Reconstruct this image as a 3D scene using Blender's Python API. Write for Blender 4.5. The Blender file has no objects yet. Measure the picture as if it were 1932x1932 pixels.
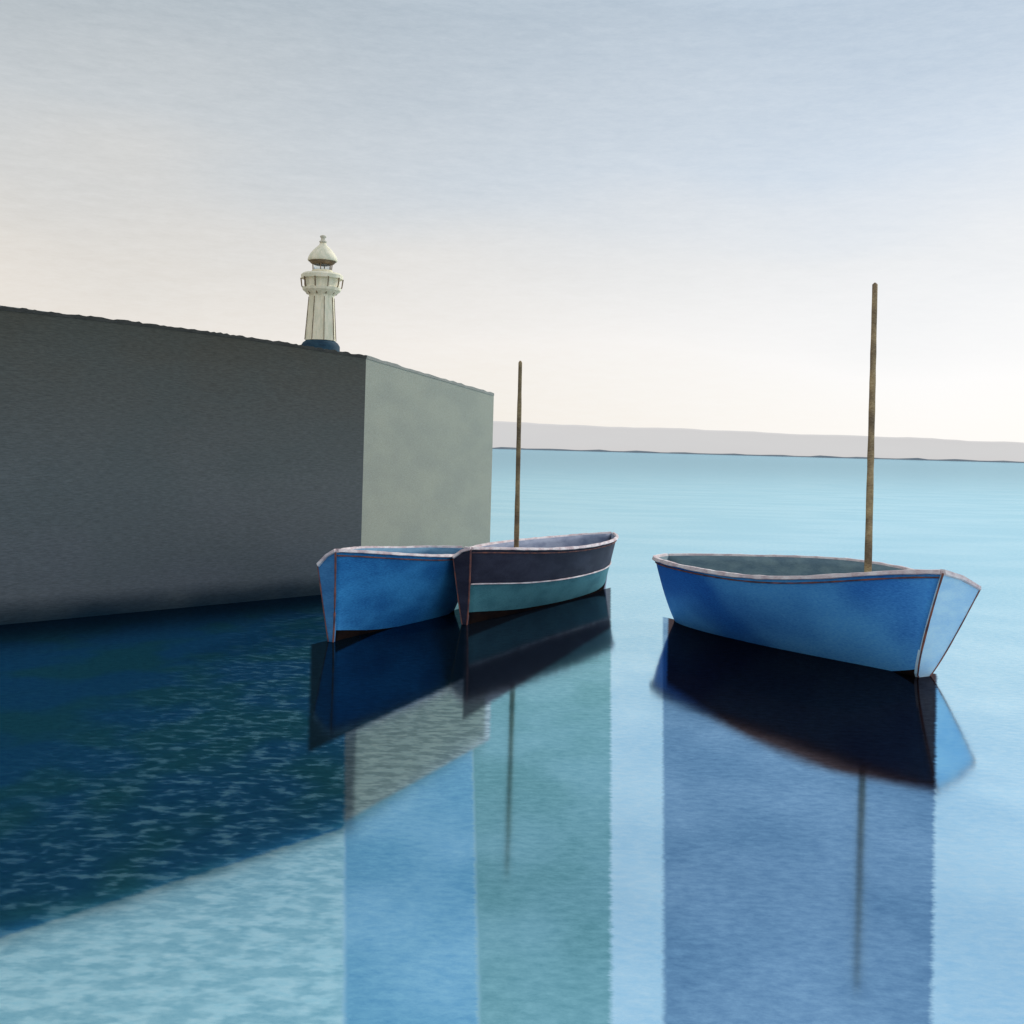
import bpy, bmesh, math, random
from mathutils import Vector, Matrix
random.seed(4)
scene = bpy.context.scene
col = scene.collection
scene.view_settings.view_transform = 'Standard'
scene.view_settings.look = 'None'
scene.view_settings.exposure = 0

# ------------------------------------------------------------------ nodes
class N:
    def __init__(s, tree):
        s.t = tree; s.n = tree.nodes; s.l = tree.links
    def node(s, typ, **kw):
        x = s.n.new(typ)
        for k, v in kw.items(): setattr(x, k, v)
        return x
    def put(s, sock, v):
        if hasattr(v, 'is_output'): s.l.new(v, sock)
        else:
            if isinstance(v, (tuple, list)) and len(v) == 3 and sock.type == 'RGBA': v = (*v, 1)
            sock.default_value = v
    def math(s, op, a, b=0.0, c=None, clamp=False):
        m = s.node('ShaderNodeMath', operation=op); m.use_clamp = clamp
        s.put(m.inputs[0], a); s.put(m.inputs[1], b)
        if c is not None: s.put(m.inputs[2], c)
        return m.outputs[0]
    def ramp01(s, v, lo, hi, smooth=True):
        m = s.node('ShaderNodeMapRange'); m.clamp = True
        if smooth: m.interpolation_type = 'SMOOTHSTEP'
        s.put(m.inputs[0], v); m.inputs[1].default_value = lo; m.inputs[2].default_value = hi
        return m.outputs[0]
    def mix(s, f, a, b, mode='MIX'):
        m = s.node('ShaderNodeMix', data_type='RGBA', blend_type=mode)
        s.put(m.inputs[0], f); s.put(m.inputs[6], a); s.put(m.inputs[7], b)
        return m.outputs[2]
    def noise(s, vec, scale, sc=(1, 1, 1), detail=2, rough=.55):
        mp = s.node('ShaderNodeMapping'); mp.inputs[3].default_value = sc
        s.l.new(vec, mp.inputs[0])
        n = s.node('ShaderNodeTexNoise'); n.inputs['Scale'].default_value = scale
        n.inputs['Detail'].default_value = detail; n.inputs['Roughness'].default_value = rough
        s.l.new(mp.outputs[0], n.inputs[0])
        return n.outputs[0]
    def ramp(s, v, stops):
        r = s.node('ShaderNodeValToRGB'); s.put(r.inputs[0], v)
        e = r.color_ramp.elements
        while len(e) < len(stops): e.new(.5)
        for i, (p, c) in enumerate(stops):
            e[i].position = p; e[i].color = (*c, 1)
        return r.outputs[0]

def lin(r, g, b):
    f = lambda c: (c/255/12.92) if c/255 <= .04045 else ((c/255+.055)/1.055)**2.4
    return (f(r), f(g), f(b))

def newmat(name):
    m = bpy.data.materials.new(name); m.use_nodes = True
    m.node_tree.nodes.clear()
    return m, N(m.node_tree)

def finish(n, sh):
    o = n.node('ShaderNodeOutputMaterial'); n.l.new(sh, o.inputs[0])

def paint(name, c, c2=None, scale=3.0, stretch=(1, 1, 2.5), rough=.75, bump=.3, fine=.2, zgrad=None, spec=.12):
    """brushed paint: broad colour drift + bristle streaks. zgrad=(z0,z1,colour at z0)"""
    m, n = newmat(name)
    tc = n.node('ShaderNodeTexCoord').outputs['Object']
    if c2 is None: c2 = tuple(x*.72 for x in c)
    broad = n.ramp01(n.noise(tc, scale, stretch, 2), .32, .68)
    cc = n.mix(broad, c, c2)
    if zgrad:
        sp = n.node('ShaderNodeSeparateXYZ'); n.l.new(tc, sp.inputs[0])
        wob = n.math('ADD', sp.outputs[2], n.math('MULTIPLY', n.math('SUBTRACT', n.noise(tc, 4, (1, 1, 1)), .5), .15))
        cc = n.mix(n.ramp01(wob, zgrad[0], zgrad[1]), zgrad[2], cc)
    br = n.noise(tc, 22, (1, 1, 5), 3, .7)
    cc = n.mix(fine, cc, n.ramp(br, [(.3, (.0, .0, .0)), (.7, (1, 1, 1))]), 'SOFT_LIGHT')
    p = n.node('ShaderNodeBsdfPrincipled')
    n.put(p.inputs['Base Color'], cc); p.inputs['Roughness'].default_value = rough
    p.inputs['Specular IOR Level'].default_value = spec
    b = n.node('ShaderNodeBump'); b.inputs['Strength'].default_value = bump; b.inputs['Distance'].default_value = .01
    n.l.new(br, b.inputs['Height']); n.l.new(b.outputs[0], p.inputs['Normal'])
    finish(n, p.outputs[0])
    return m

# ------------------------------------------------------------------ object helpers
def mkmesh(name, verts, faces, mats, midx=None, smooth=False, parent=None):
    me = bpy.data.meshes.new(name)
    me.from_pydata([tuple(v) for v in verts], [], faces)
    for m in mats: me.materials.append(m)
    if midx:
        for p, i in zip(me.polygons, midx): p.material_index = i
    for p in me.polygons: p.use_smooth = smooth
    bm = bmesh.new(); bm.from_mesh(me)
    bmesh.ops.recalc_face_normals(bm, faces=bm.faces[:]); bm.to_mesh(me); bm.free()
    o = bpy.data.objects.new(name, me); col.objects.link(o)
    if parent: o.parent = parent
    return o

def empty(name, loc, rz=0):
    o = bpy.data.objects.new(name, None); o.empty_display_size = .3
    o.location = loc; o.rotation_euler = (0, 0, rz); col.objects.link(o)
    return o

def tag(o, label, cat):
    o["label"] = label; o["category"] = cat

def sweep(name, pts, w, h, mat, parent, closed=False):
    pts = [Vector(p) for p in pts]; V = []; F = []
    k = len(pts)
    for i, p in enumerate(pts):
        a = pts[max(i-1, 0)]; b = pts[min(i+1, k-1)]
        d = (b-a).normalized(); side = d.cross(Vector((0, 0, 1))).normalized(); up = side.cross(d).normalized()
        wv = 1+random.uniform(-.18, .18)
        for sx, sz in ((-.5, -.3), (-.3, .5), (.3, .5), (.5, -.3), (.3, -.5), (-.3, -.5)):
            V.append(p + side*sx*w*wv + up*sz*h*wv)
    for i in range(k-1):
        for j in range(6):
            F.append((i*6+j, i*6+(j+1) % 6, (i+1)*6+(j+1) % 6, (i+1)*6+j))
    F.append(tuple(range(6))); F.append(tuple(range((k-1)*6, k*6)))
    return mkmesh(name, V, F, [mat], parent=parent, smooth=False)

def lathe(name, prof, mat, parent, seg=32, smooth=True):
    V = []; F = []
    for (r, z) in prof:
        for i in range(seg):
            a = 2*math.pi*(i+.5)/seg
            V.append((r*math.cos(a), r*math.sin(a), z))
    for k in range(len(prof)-1):
        for i in range(seg):
            j = (i+1) % seg
            F.append((k*seg+i, k*seg+j, (k+1)*seg+j, (k+1)*seg+i))
    F.append(tuple(range(seg))); F.append(tuple(range((len(prof)-1)*seg, len(prof)*seg)))
    return mkmesh(name, V, F, [mat], smooth=smooth, parent=parent)

def cat(ctrl, t):
    for i in range(len(ctrl)-1):
        if t <= ctrl[i+1][0] or i == len(ctrl)-2:
            t0, v0 = ctrl[i]; t1, v1 = ctrl[i+1]
            x = (t-t0)/(t1-t0)
            m0 = (v1-ctrl[i-1][1])/(t1-ctrl[i-1][0])*(t1-t0) if i > 0 else v1-v0
            m1 = (ctrl[i+2][1]-v0)/(ctrl[i+2][0]-t0)*(t1-t0) if i < len(ctrl)-2 else v1-v0
            return (2*x**3-3*x*x+1)*v0+(x**3-2*x*x+x)*m0+(-2*x**3+3*x*x)*v1+(x**3-x*x)*m1

# ------------------------------------------------------------------ boats
def boat(name, stern, bow, beam, sheer, keel, heel, roll, drop, far, mats, bands, transom_mat, inside, rail, trim,
         ov=.35, pw=.6, strake=None, thwarts=(.3, .62), rake=0.0, rfade=.3, gw=.062):
    a = Vector((bow[0]-stern[0], bow[1]-stern[1])); L = a.length
    root = empty(name, (stern[0], stern[1], 0), math.atan2(a.y, a.x))
    hb = lambda t: max(cat(beam, t), .012)
    sh = lambda t: cat(sheer, t)
    kk = lambda t: cat(keel, t)
    def pt(t, s, side, inset=0.0):
        z = -kk(t) + (sh(t)+kk(t))*s
        y = side*max(hb(t)-inset, .005)*s**pw
        x = t*L - ov*t**7*(1-s)**1.25 + rake*(1-t)**6*(1-s)
        ph = -far*(heel*(1-t)**5 - roll*math.sin(math.pi*t)*(1-rfade*t))
        dz = z-sh(t)
        y2 = y*math.cos(ph)-dz*math.sin(ph); z2 = y*math.sin(ph)+dz*math.cos(ph)
        if side == far: z2 -= drop*(1-t)**8*s*s
        return Vector((x, y2, sh(t)+z2))
    NT = 40
    S = sorted(set([i/14 for i in range(15)] + [b[0] for b in bands if b[0] < 1]))
    V = []; F = []; MI = []
    W = 2*len(S)-1
    for i in range(NT+1):
        t = i/NT
        ring = [pt(t, s, -1) for s in reversed(S[1:])] + [pt(t, 0, 1)] + [pt(t, s, 1) for s in S[1:]]
        V += ring
    ss = [-s for s in reversed(S[1:])] + [0] + S[1:]
    for i in range(NT):
        for j in range(W-1):
            F.append((i*W+j, i*W+j+1, (i+1)*W+j+1, (i+1)*W+j))
            sm = (abs(ss[j])+abs(ss[j+1]))/2
            MI.append(next(k for k, b in enumerate(bands) if sm <= b[0]))
    hull = mkmesh("hull", V, F, mats+[inside], MI, smooth=True, parent=root)
    me = hull.data
    c = sum((v.co for v in me.vertices), Vector())/len(me.vertices)
    fl = sum((p.center-c).dot(p.normal) for p in me.polygons)
    if fl < 0: me.flip_normals()
    so = hull.modifiers.new("thick", 'SOLIDIFY'); so.thickness = .035; so.offset = -1
    so.material_offset = len(mats); so.material_offset_rim = len(mats)
    ring = [pt(0, s, -1) for s in reversed(S[1:])] + [pt(0, 0, 1)] + [pt(0, s, 1) for s in S[1:]]
    topm = (ring[0]+ring[-1])/2 + Vector((0, 0, .03))
    TV = [p+Vector((-.03, 0, 0)) for p in ring]+[topm+Vector((-.03, 0, 0))] + [p+Vector((.02, 0, 0)) for p in ring]+[topm+Vector((.02, 0, 0))]
    n = len(ring)+1
    TF = [tuple(range(n)), tuple(range(n, 2*n))]+[(i, (i+1) % n, n+(i+1) % n, n+i) for i in range(n)]
    mkmesh("transom", TV, TF, [transom_mat], parent=root)
    near = -far
    for sd, wd in ((near, .022), (far, .014)):
        ed = [pt(0, s, sd)+Vector((-.035, sd*.006, 0)) for s in [i/16 for i in range(17)]]
        sweep("edge_trim", ed, wd, wd, trim, root)
    for side in (-1, 1):
        g = [pt(i/40, 1, side)+Vector((0, side*.012, .012)) for i in range(41)]
        sweep("gunwale", g, gw, gw*.7, rail, root)
        g = [pt(i/40, .958, side)+Vector((0, side*.01, 0)) for i in range(41)]
        sweep("rubbing_strake", g, .018, .018, trim, root)
    tp = [pt(0, 1, near)+Vector((-.02, 0, .012)), topm+Vector((-.02, 0, .012)), pt(0, 1, far)+Vector((-.02, 0, .012))]
    sweep("transom_rail", tp, gw*1.2, gw*.8, rail, root)
    st = [pt(1, s, 1)+Vector((.015, 0, 0)) for s in [i/10 for i in range(11)]]
    sweep("stem", st, .03, .04, trim, root)
    if strake:
        for side in (-1, 1):
            g = [pt(i/40, strake, side)+Vector((0, side*.012, 0)) for i in range(41)]
            sweep("painted_strake", g, .02, .02, rail, root)
    for t in thwarts:
        s = .72
        a1 = pt(t, s, -1, .04); a2 = pt(t, s, 1, .04); b1 = pt(t+.24/L, s, -1, .04); b2 = pt(t+.24/L, s, 1, .04)
        q = [a1, a2, b2, b1]; up = Vector((0, 0, .03))
        VV = q+[p+up for p in q]
        FF = [(0, 1, 2, 3), (4, 5, 6, 7)]+[(i, (i+1) % 4, 4+(i+1) % 4, 4+i) for i in range(4)]
        mkmesh("thwart", VV, FF, [inside], parent=root)
    VV = []; FF = []
    for i in range(13):
        t = .03+.85*i/12
        VV += [pt(t, .38, -1, .05), pt(t, .38, 1, .05)]
    for i in range(12): FF.append((2*i, 2*i+1, 2*i+3, 2*i+2))
    mkmesh("floorboards", VV, FF, [inside], parent=root)
    return root, pt, L

def mast(parent, base, topp, r0, r1, mat):
    M = Matrix.Rotation(-parent.rotation_euler[2], 4, 'Z')
    A = M @ (Vector(base)-parent.location); B = M @ (Vector(topp)-parent.location)
    h = (B-A).length
    prof = []
    for i in range(25):
        t = i/24
        prof.append((r0+(r1-r0)*t**1.2 + random.uniform(-.003, .003), h*t))
    prof.append((r1*.4, h+.03))
    o = lathe("mast", prof, mat, parent, 14)
    q = (B-A).to_track_quat('Z', 'Y')
    for v in o.data.vertices: v.co = A + q @ v.co
    return o

rail = paint("gunwale_cream_paint", lin(240, 226, 222), lin(205, 180, 180), 5, (1, 1, 1), fine=.5)
trim = paint("rust_brown_trim", lin(150, 95, 80), lin(95, 70, 75), 7, (1, 1, 1))
black = paint("bottom_antifouling", (.010, .008, .009), (.02, .012, .010), 3, rough=1, spec=0)
wood = paint("mast_wood", lin(180, 152, 112), lin(122, 102, 80), 3, (1, 1, .8), fine=.7)

B1 = paint("hull_blue_enamel", (.11, .43, .88), (.022, .16, .55), .5, (1, 1, 1.6), fine=.45)
B1T = paint("transom_pale_blue", (.60, .84, .98), (.46, .72, .94), 2, fine=.3)  # brightness of light on the transom put into a paler blue
in1 = paint("inside_grey_green", (.20, .28, .30), (.13, .20, .24), 3)
r1, pt1, L1 = boat("rowing_boat", (5.56, 13.58), (2.58, 18.05),
    [(0, .39), (.2, .84), (.45, 1.12), (.7, 1.06), (.88, .76), (.96, .44), (1, .015)],
    [(0, 1.22), (.35, 1.11), (.7, 1.05), (1, 1.0)], [(0, .12), (.3, .3), (.8, .28), (1, .16)],
    math.radians(15), math.radians(6.5), .03, -1, [black, B1], [(.11, 0), (1, 1)], B1T, in1, rail, trim, ov=.32, pw=.47, rake=.3, rfade=.8, gw=.078)
tag(r1, "open blue wooden boat with bare mast on calm water", "boat")
mast(r1, (4.84, 14.85, .15), (5.40, 16.6, 5.32), .053, .041, wood)

MP = paint("hull_charcoal_paint", (.044, .044, .070), (.024, .024, .042), 1.5, fine=.25)
MT = paint("hull_teal_paint", (.075, .23, .255), (.045, .16, .19), 1.5, fine=.25)
in2 = paint("inside_lilac_grey", (.30, .33, .42), (.2, .23, .32), 3)
r2, pt2, L2 = boat("rowing_boat", (-.73, 16.75), (2.0, 21.8),
    [(0, .15), (.2, .42), (.5, .60), (.75, .54), (.9, .34), (1, .015)],
    [(0, 1.14), (.4, 1.04), (.75, 1.02), (1, 1.06)], [(0, .12), (.3, .25), (.8, .25), (1, .1)],
    math.radians(4), math.radians(2.5), .13, 1, [black, MT, MP], [(.24, 0), (.58, 1), (1, 2)], MP, in2, rail, trim, strake=.58, thwarts=(.2, .55))
tag(r2, "boat with charcoal upper hull, teal lower hull and bare mast", "boat")
mast(r2, (.095, 18.5, .15), (.07, 17.5, 4.07), .046, .032, wood)

LB = paint("hull_mid_blue_paint", (.05, .30, .64), (.022, .17, .44), .9, fine=.45)
LT = paint("transom_dusty_blue", (.08, .25, .48), (.05, .18, .38), 2, fine=.25)
in3 = paint("inside_pale_blue", (.15, .30, .42), (.10, .22, .34), 3)
r3, pt3, L3 = boat("rowing_boat", (-2.50, 15.02), (-.80, 18.45),
    [(0, .14), (.2, .40), (.5, .58), (.75, .56), (.9, .42), (1, .015)],
    [(0, 1.22), (.3, 1.13), (.7, 1.02), (1, 1.0)], [(0, .12), (.3, .25), (.8, .25), (1, .1)],
    math.radians(5), math.radians(3), .19, 1, [black, LB], [(.20, 0), (1, 1)], LT, in3, rail, trim, thwarts=(.3, .65))
tag(r3, "small blue rowing boat without mast beside the dark harbour wall", "boat")
for r in (r1, r2, r3): r["group"] = "boats moored in the harbour"

# ------------------------------------------------------------------ harbour wall
Lp = Vector((-7.30, 15.50)); C = Vector((-2.76, 20.2)); R = Vector((-.48, 24.84))
d = (Lp-C).normalized(); L0 = C + d*26
Bk = Vector((-1.6, 46)); Bl = Vector((-34, 46))
zC = 4.30; zL = 4.48; zL0 = 4.48+.03*(26-(Lp-C).length); zR = 3.90
def bow_(t): return .05*math.sin(math.pi*t)      # the long top edge is very slightly crowned
foot = [(L0, zL0), (Lp, zL), (C, zC), (R, zR), (Bk, 3.9), (Bl, 4.6)]
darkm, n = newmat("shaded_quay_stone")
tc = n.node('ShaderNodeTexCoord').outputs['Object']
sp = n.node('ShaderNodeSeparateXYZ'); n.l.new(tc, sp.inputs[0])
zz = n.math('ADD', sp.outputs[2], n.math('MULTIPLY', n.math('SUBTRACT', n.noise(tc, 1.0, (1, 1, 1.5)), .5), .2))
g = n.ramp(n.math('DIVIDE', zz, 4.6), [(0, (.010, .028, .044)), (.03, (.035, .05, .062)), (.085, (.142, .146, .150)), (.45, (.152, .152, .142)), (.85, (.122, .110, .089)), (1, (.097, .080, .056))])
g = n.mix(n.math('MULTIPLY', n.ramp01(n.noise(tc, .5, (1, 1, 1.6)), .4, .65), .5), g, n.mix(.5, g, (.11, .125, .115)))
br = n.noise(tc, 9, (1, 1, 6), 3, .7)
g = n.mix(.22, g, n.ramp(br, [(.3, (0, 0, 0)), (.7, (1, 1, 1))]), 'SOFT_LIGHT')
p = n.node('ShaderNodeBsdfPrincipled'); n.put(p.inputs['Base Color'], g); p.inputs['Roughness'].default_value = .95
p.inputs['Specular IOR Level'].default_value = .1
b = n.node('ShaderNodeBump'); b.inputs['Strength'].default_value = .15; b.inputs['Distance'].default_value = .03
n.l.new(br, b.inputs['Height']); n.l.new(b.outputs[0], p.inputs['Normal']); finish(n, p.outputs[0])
lightm = paint("lit_quay_stone", (.385, .38, .30), (.345, .345, .28), .8, (1, 1, 2), rough=.95, fine=.25, zgrad=(.1, .5, (.1, .13, .13)))  # lit end of the wall: its extra brightness is put into the colour
pave = paint("quay_paving", (.3, .29, .27), (.22, .22, .2), 1, (1, 1, 1), rough=.95)
wall = empty("harbour_wall", (C.x, C.y, 0))
V = []; F = []; MI = []
SEG = 30
ring = []
for i in range(len(foot)):
    (a, za), (b_, zb) = foot[i], foot[(i+1) % len(foot)]
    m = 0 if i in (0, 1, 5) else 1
    k = SEG if i < 3 else 2
    for j in range(k):
        q = a.lerp(b_, j/k); z = za+(zb-za)*j/k + (bow_(j/k) if i == 1 else 0)
        ring.append((q, z, m, i))
nr = len(ring)
for q, z, m, i in ring: V.append((q.x-C.x, q.y-C.y, -2.5))
for q, z, m, i in ring: V.append((q.x-C.x, q.y-C.y, z + (random.uniform(-.010, .010) if i < 3 else 0)))
for j in range(nr):
    F.append((j, (j+1) % nr, nr+(j+1) % nr, nr+j)); MI.append(ring[j][2])
F.append(tuple(range(nr, 2*nr))); MI.append(2)
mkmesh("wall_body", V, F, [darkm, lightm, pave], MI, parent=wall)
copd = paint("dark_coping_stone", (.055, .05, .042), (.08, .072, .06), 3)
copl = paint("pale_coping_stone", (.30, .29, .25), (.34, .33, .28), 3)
def coping(a, za, b_, zb, mat, k, crown=False):
    dd = (b_-a).normalized(); inn = Vector((-dd.y, dd.x))
    VV = []; FF = []
    for j in range(k+1):
        q = a.lerp(b_, j/k); z = za+(zb-za)*j/k + (bow_(j/k) if crown else 0)
        hgt = .035+random.uniform(-.014, .014)
        o1 = q-inn*.008; o2 = q+inn*.45
        for (pp, zz_) in ((o1, z-.02), (o1, z+hgt), (o2, z+hgt), (o2, z+.014)):
            VV.append((pp.x-C.x, pp.y-C.y, zz_))
    for j in range(k):
        for e in range(4):
            FF.append((j*4+e, j*4+(e+1) % 4, (j+1)*4+(e+1) % 4, (j+1)*4+e))
    FF.append((0, 1, 2, 3)); FF.append((k*4, k*4+1, k*4+2, k*4+3))
    return mkmesh("coping", VV, FF, [mat], parent=wall)
coping(L0, zL0, Lp, zL, copd, 90)
coping(Lp, zL, C, zC, copd, 110, True)
coping(C+(R-C).normalized()*.02, zC, R, zR, copl, 30)
tag(wall, "tall stone harbour wall with dark long face and pale end", "harbour wall")

# ------------------------------------------------------------------ lighthouse
lh = empty("lighthouse", (-6.27, 35.1, 4.0))
Z = lambda z: z-4.0
cream = paint("lighthouse_cream_paint", (.98, .86, .64), (.80, .74, .54), 3.5, (3, 3, .7), fine=.5)
creamd = paint("lighthouse_dark_cream_paint", (.76, .66, .50), (.52, .48, .38), 4, (1, 1, 1), fine=.4)  # darker cream tone for the finial
navy = paint("plinth_navy_paint", (.03, .07, .10), (.02, .045, .07), 3)
brown = paint("lighthouse_ironwork", lin(150, 128, 100), lin(108, 90, 70), 3)
lathe("plinth", [(.62, Z(3.9)), (.62, Z(5.80)), (.56, Z(5.90)), (.47, Z(5.97)), (.1, Z(5.98))], navy, lh, 24)
lathe("tower", [(.50, Z(5.98)), (.49, Z(6.05)), (.455, Z(6.5)), (.43, Z(6.95)), (.405, Z(7.35)), (.41, Z(7.42)), (.38, Z(7.5))], cream, lh, 8, False)
for i in range(8):
    a = 2*math.pi*(i+.5)/8
    sweep("corner_rib", [(.505*math.cos(a), .505*math.sin(a), Z(5.99)), (.41*math.cos(a), .41*math.sin(a), Z(7.36))], .022, .022, brown, lh)
lathe("gallery", [(.40, Z(7.42)), (.50, Z(7.50)), (.60, Z(7.58)), (.62, Z(7.66)), (.56, Z(7.70)), (.56, Z(7.92)), (.66, Z(7.95)), (.67, Z(8.06)), (.60, Z(8.12)), (.30, Z(8.14))], cream, lh, 24, False)
for i in range(10):
    a = 2*math.pi*(i+.25)/10
    sweep("bracket", [(.44*math.cos(a), .44*math.sin(a), Z(7.45)), (.63*math.cos(a), .63*math.sin(a), Z(7.70)), (.665*math.cos(a), .665*math.sin(a), Z(7.96))], .04, .04, brown, lh)
lathe("lantern_base", [(.33, Z(8.13)), (.33, Z(8.22)), (.31, Z(8.24))], cream, lh, 16)
glass, n = newmat("lantern_glass")
p = n.node('ShaderNodeBsdfPrincipled'); n.put(p.inputs['Base Color'], (.8, .85, .85)); p.inputs['Roughness'].default_value = .05
p.inputs['Transmission Weight'].default_value = .9; p.inputs['IOR'].default_value = 1.05; finish(n, p.outputs[0])
lathe("lantern_glass", [(.27, Z(8.24)), (.27, Z(8.50))], glass, lh, 16)
for i in range(6):
    a = 2*math.pi*(i+.5)/6
    sweep("lantern_post", [(.31*math.cos(a), .31*math.sin(a), Z(8.22)), (.33*math.cos(a), .33*math.sin(a), Z(8.52))], .03, .03, brown, lh)
lathe("cap", [(.30, Z(8.52)), (.46, Z(8.52)), (.475, Z(8.56)), (.45, Z(8.65)), (.39, Z(8.76)), (.30, Z(8.87)), (.21, Z(8.96)), (.13, Z(9.03)), (.10, Z(9.10))], cream, lh, 24)
lathe("cap_soffit", [(.24, Z(8.40)), (.36, Z(8.44)), (.44, Z(8.518))], brown, lh, 24)
lathe("finial", [(.085, Z(9.10)), (.12, Z(9.13)), (.12, Z(9.16)), (.07, Z(9.19)), (.065, Z(9.26)), (.10, Z(9.29)), (.10, Z(9.33)), (.03, Z(9.36))], creamd, lh, 14)
tag(lh, "small cream octagonal lighthouse with gallery and bell-shaped cap", "lighthouse")

# ------------------------------------------------------------------ distant land
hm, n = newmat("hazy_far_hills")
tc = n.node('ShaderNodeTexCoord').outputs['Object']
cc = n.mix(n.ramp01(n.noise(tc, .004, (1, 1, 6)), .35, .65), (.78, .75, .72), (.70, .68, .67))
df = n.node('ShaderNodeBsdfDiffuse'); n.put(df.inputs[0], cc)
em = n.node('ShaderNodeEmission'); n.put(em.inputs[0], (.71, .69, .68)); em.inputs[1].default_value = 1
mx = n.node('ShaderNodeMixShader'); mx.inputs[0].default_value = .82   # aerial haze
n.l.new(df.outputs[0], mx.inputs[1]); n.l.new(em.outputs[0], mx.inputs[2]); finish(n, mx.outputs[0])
V = []; F = []
k = 120
for i in range(k+1):
    x = -1900+4000*i/k
    t = (x+45)/1440
    hgt = 2.7+73-18*t + 1.2*math.sin(i*.37)+1*math.sin(i*.9+1)+random.uniform(-.9, .9)
    V += [(x, 3000, -2), (x, 3010, hgt*.9), (x, 3060, hgt), (x, 3900, hgt*.8), (x, 4300, -2)]
for i in range(k):
    for j in range(4): F.append((i*5+j, i*5+j+1, (i+1)*5+j+1, (i+1)*5+j))
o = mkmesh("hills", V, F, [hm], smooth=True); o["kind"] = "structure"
sm = paint("far_shoreline", (.22, .25, .28), (.3, .32, .33), .01, (1, 1, 1))
V = []; F = []
for i in range(k+1):
    x = -1900+4000*i/k
    V += [(x, 2980, -1), (x, 2984, 2.6+1.6*math.sin(i*1.7)+2.2*random.random()), (x, 3002, 3)]
for i in range(k):
    for j in range(2): F.append((i*3+j, i*3+j+1, (i+1)*3+j+1, (i+1)*3+j))
o = mkmesh("shore", V, F, [sm]); o["kind"] = "structure"

# ------------------------------------------------------------------ water
wm, n = newmat("harbour_water")
tc = n.node('ShaderNodeTexCoord').outputs['Object']
sp = n.node('ShaderNodeSeparateXYZ'); n.l.new(tc, sp.inputs[0])
X, Y = sp.outputs[0], sp.outputs[1]
rip = n.noise(tc, 9, (1, 1.6, 1), 3, .75)
drift = n.noise(tc, .9, (1, .7, 1), 2)
jit = n.math('MULTIPLY', n.math('SUBTRACT', rip, .5), .06)
def sdist(a, b_):
    dx, dy = b_[0]-a[0], b_[1]-a[1]; l = math.hypot(dx, dy)
    nx, ny = dy/l, -dx/l
    v = n.math('ADD', n.math('MULTIPLY', X, nx), n.math('MULTIPLY', Y, ny))
    return n.math('SUBTRACT', v, nx*a[0]+ny*a[1])
def side(a, b_, e=.02):
    """1 on the right-hand side of the world line a->b"""
    v = n.math('ADD', sdist(a, b_), jit)
    return n.ramp01(v, -e, e)
def AND(*m):
    r = m[0]
    for q in m[1:]: r = n.math('MULTIPLY', r, q)
    return r
def NOT(m): return n.math('SUBTRACT', 1.0, m)
pl = side((.781, 5.18), (2.33, 16.6)); pr = side((2.071, 5.25), (5.16, 13.2))  # bounds of the upright reflection columns painted into the water tint
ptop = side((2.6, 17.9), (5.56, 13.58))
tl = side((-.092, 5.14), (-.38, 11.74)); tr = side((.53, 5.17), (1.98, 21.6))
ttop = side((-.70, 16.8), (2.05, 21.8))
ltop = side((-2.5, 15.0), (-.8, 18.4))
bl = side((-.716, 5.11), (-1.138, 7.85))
yn = n.math('ADD', Y, n.math('MULTIPLY', n.noise(tc, .2, (.3, 1, 1)), 14))
mid_ = n.ramp01(yn, 14, 34)
far_ = n.ramp01(yn, 45, 260)
pale = n.mix(n.ramp01(drift, .35, .65), (.53, .79, .94), (.63, .88, 1.0))
c0 = n.mix(mid_, pale, n.mix(n.ramp01(n.noise(tc, .35, (.5, 1, 1), 2), .35, .65), (.45, .73, .87), (.50, .77, .90)))
c0 = n.mix(far_, c0, (.50, .77, .90))
fl = n.noise(tc, 5, (1, 1.7, 1), 2, .65)
cl = n.mix(n.ramp01(fl, .38, .64), (.33, .62, .72), (.51, .81, .89))
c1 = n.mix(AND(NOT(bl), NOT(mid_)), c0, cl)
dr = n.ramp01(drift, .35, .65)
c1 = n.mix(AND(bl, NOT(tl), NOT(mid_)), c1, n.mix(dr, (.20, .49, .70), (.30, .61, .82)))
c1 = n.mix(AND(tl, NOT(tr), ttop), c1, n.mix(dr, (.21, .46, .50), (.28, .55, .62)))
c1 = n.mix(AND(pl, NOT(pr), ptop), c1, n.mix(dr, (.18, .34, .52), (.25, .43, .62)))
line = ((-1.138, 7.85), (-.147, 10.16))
pe = AND(bl, NOT(side((0, 0), (-.148, 10))), NOT(side(*line, .04)), NOT(n.ramp01(Y, 13, 15)))  # pier-end reflection, painted as a greyer tint over the mirrored wall
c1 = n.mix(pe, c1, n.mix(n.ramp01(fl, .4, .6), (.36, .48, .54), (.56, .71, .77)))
# navy wall reflection painted into the water tint, darkest at its foot
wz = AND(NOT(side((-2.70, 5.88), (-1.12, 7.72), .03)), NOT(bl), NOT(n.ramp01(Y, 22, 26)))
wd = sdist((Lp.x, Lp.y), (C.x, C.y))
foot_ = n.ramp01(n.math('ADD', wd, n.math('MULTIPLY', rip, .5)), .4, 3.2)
wall_refl = n.mix(foot_, (.05, .13, .20), n.mix(n.ramp01(drift, .42, .6), (.06, .34, .64), (.07, .37, .48)))
c1 = n.mix(wz, c1, wall_refl)
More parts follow.
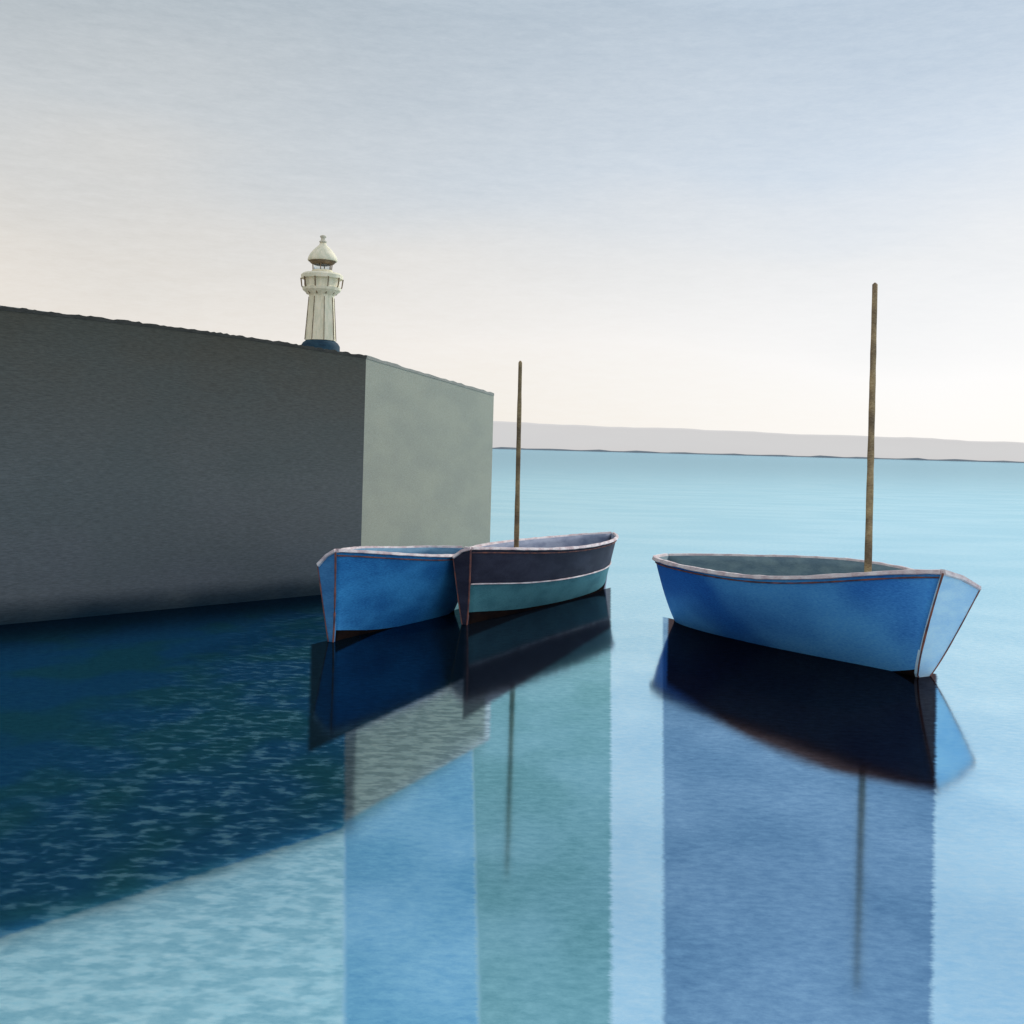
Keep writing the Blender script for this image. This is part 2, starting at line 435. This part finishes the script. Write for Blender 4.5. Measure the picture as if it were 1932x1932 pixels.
# near-black hull reflections painted into the water tint
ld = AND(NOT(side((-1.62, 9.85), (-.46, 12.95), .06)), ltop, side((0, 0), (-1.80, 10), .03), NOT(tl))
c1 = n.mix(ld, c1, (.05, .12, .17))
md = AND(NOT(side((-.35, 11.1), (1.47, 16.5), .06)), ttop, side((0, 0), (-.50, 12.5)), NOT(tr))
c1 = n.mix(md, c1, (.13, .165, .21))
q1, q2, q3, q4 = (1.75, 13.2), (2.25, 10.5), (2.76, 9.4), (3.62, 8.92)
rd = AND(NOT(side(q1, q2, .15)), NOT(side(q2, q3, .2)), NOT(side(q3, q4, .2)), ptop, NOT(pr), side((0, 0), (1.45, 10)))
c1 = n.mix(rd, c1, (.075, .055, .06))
c1 = n.mix(.30, c1, n.ramp(rip, [(.3, (0, 0, 0)), (.7, (1, 1, 1))]), 'SOFT_LIGHT')
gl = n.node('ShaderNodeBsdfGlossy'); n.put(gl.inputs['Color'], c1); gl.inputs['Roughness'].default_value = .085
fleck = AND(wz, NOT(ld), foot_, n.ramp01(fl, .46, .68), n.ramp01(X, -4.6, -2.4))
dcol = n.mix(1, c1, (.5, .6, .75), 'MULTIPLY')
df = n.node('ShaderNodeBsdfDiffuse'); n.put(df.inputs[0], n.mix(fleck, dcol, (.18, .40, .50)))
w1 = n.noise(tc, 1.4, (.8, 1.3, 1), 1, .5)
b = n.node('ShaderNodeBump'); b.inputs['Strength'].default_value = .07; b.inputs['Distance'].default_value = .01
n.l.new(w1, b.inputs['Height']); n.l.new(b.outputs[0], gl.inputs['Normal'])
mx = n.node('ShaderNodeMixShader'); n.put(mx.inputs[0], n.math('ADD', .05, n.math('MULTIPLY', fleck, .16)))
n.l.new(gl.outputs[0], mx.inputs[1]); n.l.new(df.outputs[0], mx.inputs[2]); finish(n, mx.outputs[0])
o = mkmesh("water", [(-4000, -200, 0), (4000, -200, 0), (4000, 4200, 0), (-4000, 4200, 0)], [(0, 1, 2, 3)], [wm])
o["kind"] = "structure"

# ------------------------------------------------------------------ world
w = bpy.data.worlds.new("World"); scene.world = w; w.use_nodes = True
w.node_tree.nodes.clear(); n = N(w.node_tree)
SUN_EL, SUN_AZ = math.radians(30), math.radians(44)
sky = n.node('ShaderNodeTexSky', sky_type='NISHITA'); sky.sun_disc = False
sky.sun_elevation = SUN_EL; sky.sun_rotation = SUN_AZ
bg1 = n.node('ShaderNodeBackground'); n.l.new(sky.outputs[0], bg1.inputs[0]); bg1.inputs[1].default_value = .07
tc = n.node('ShaderNodeTexCoord').outputs['Generated']
sp = n.node('ShaderNodeSeparateXYZ'); n.l.new(tc, sp.inputs[0])
wob = n.math('MULTIPLY', n.math('SUBTRACT', n.noise(tc, 2.2, (1, 1, 3), 2, .5), .5), .17)
el = n.math('ADD', sp.outputs[2], wob)
grad = n.ramp(el, [(0, lin(251, 243, 234)), (.08, lin(251, 244, 238)), (.17, lin(236, 232, 228)), (.26, lin(211, 217, 223)), (.37, lin(188, 199, 209)), (.47, lin(212, 222, 230)), (.6, lin(225, 232, 240)), (1, lin(190, 205, 225))])
lr = n.ramp01(n.math('ADD', sp.outputs[0], wob), -.45, .45)
grad = n.mix(1, grad, n.mix(lr, (.91, .90, .87), (1.02, 1.08, 1.15)), 'MULTIPLY')
br = n.noise(tc, 34, (1, 1, 5), 4, .85)
grad = n.mix(.13, grad, n.ramp(br, [(.3, (0, 0, 0)), (.7, (1, 1, 1))]), 'SOFT_LIGHT')
bg2 = n.node('ShaderNodeBackground'); n.l.new(grad, bg2.inputs[0]); bg2.inputs[1].default_value = 1.02
mx = n.node('ShaderNodeMixShader'); mx.inputs[0].default_value = .93
n.l.new(bg1.outputs[0], mx.inputs[1]); n.l.new(bg2.outputs[0], mx.inputs[2])
ow = n.node('ShaderNodeOutputWorld'); n.l.new(mx.outputs[0], ow.inputs[0])

sl = bpy.data.lights.new("sun", 'SUN'); sl.energy = 2.2; sl.angle = math.radians(3); sl.color = (1, .95, .87)
so = bpy.data.objects.new("sun", sl); col.objects.link(so)
dirv = Vector((math.sin(SUN_AZ)*math.cos(SUN_EL), math.cos(SUN_AZ)*math.cos(SUN_EL), math.sin(SUN_EL)))
so.rotation_euler = dirv.to_track_quat('Z', 'Y').to_euler(); so.location = (20, 20, 30)

# ------------------------------------------------------------------ camera
cam = bpy.data.cameras.new("camera"); co = bpy.data.objects.new("camera", cam); col.objects.link(co)
cam.sensor_width = 36; cam.lens = 38.57; cam.shift_y = -.0621; cam.shift_x = -.0016
cam.clip_end = 10000; cam.clip_start = .1
co.location = (0, 0, 2.7); co.rotation_euler = (math.pi/2, math.radians(-1.52), 0)
scene.camera = co
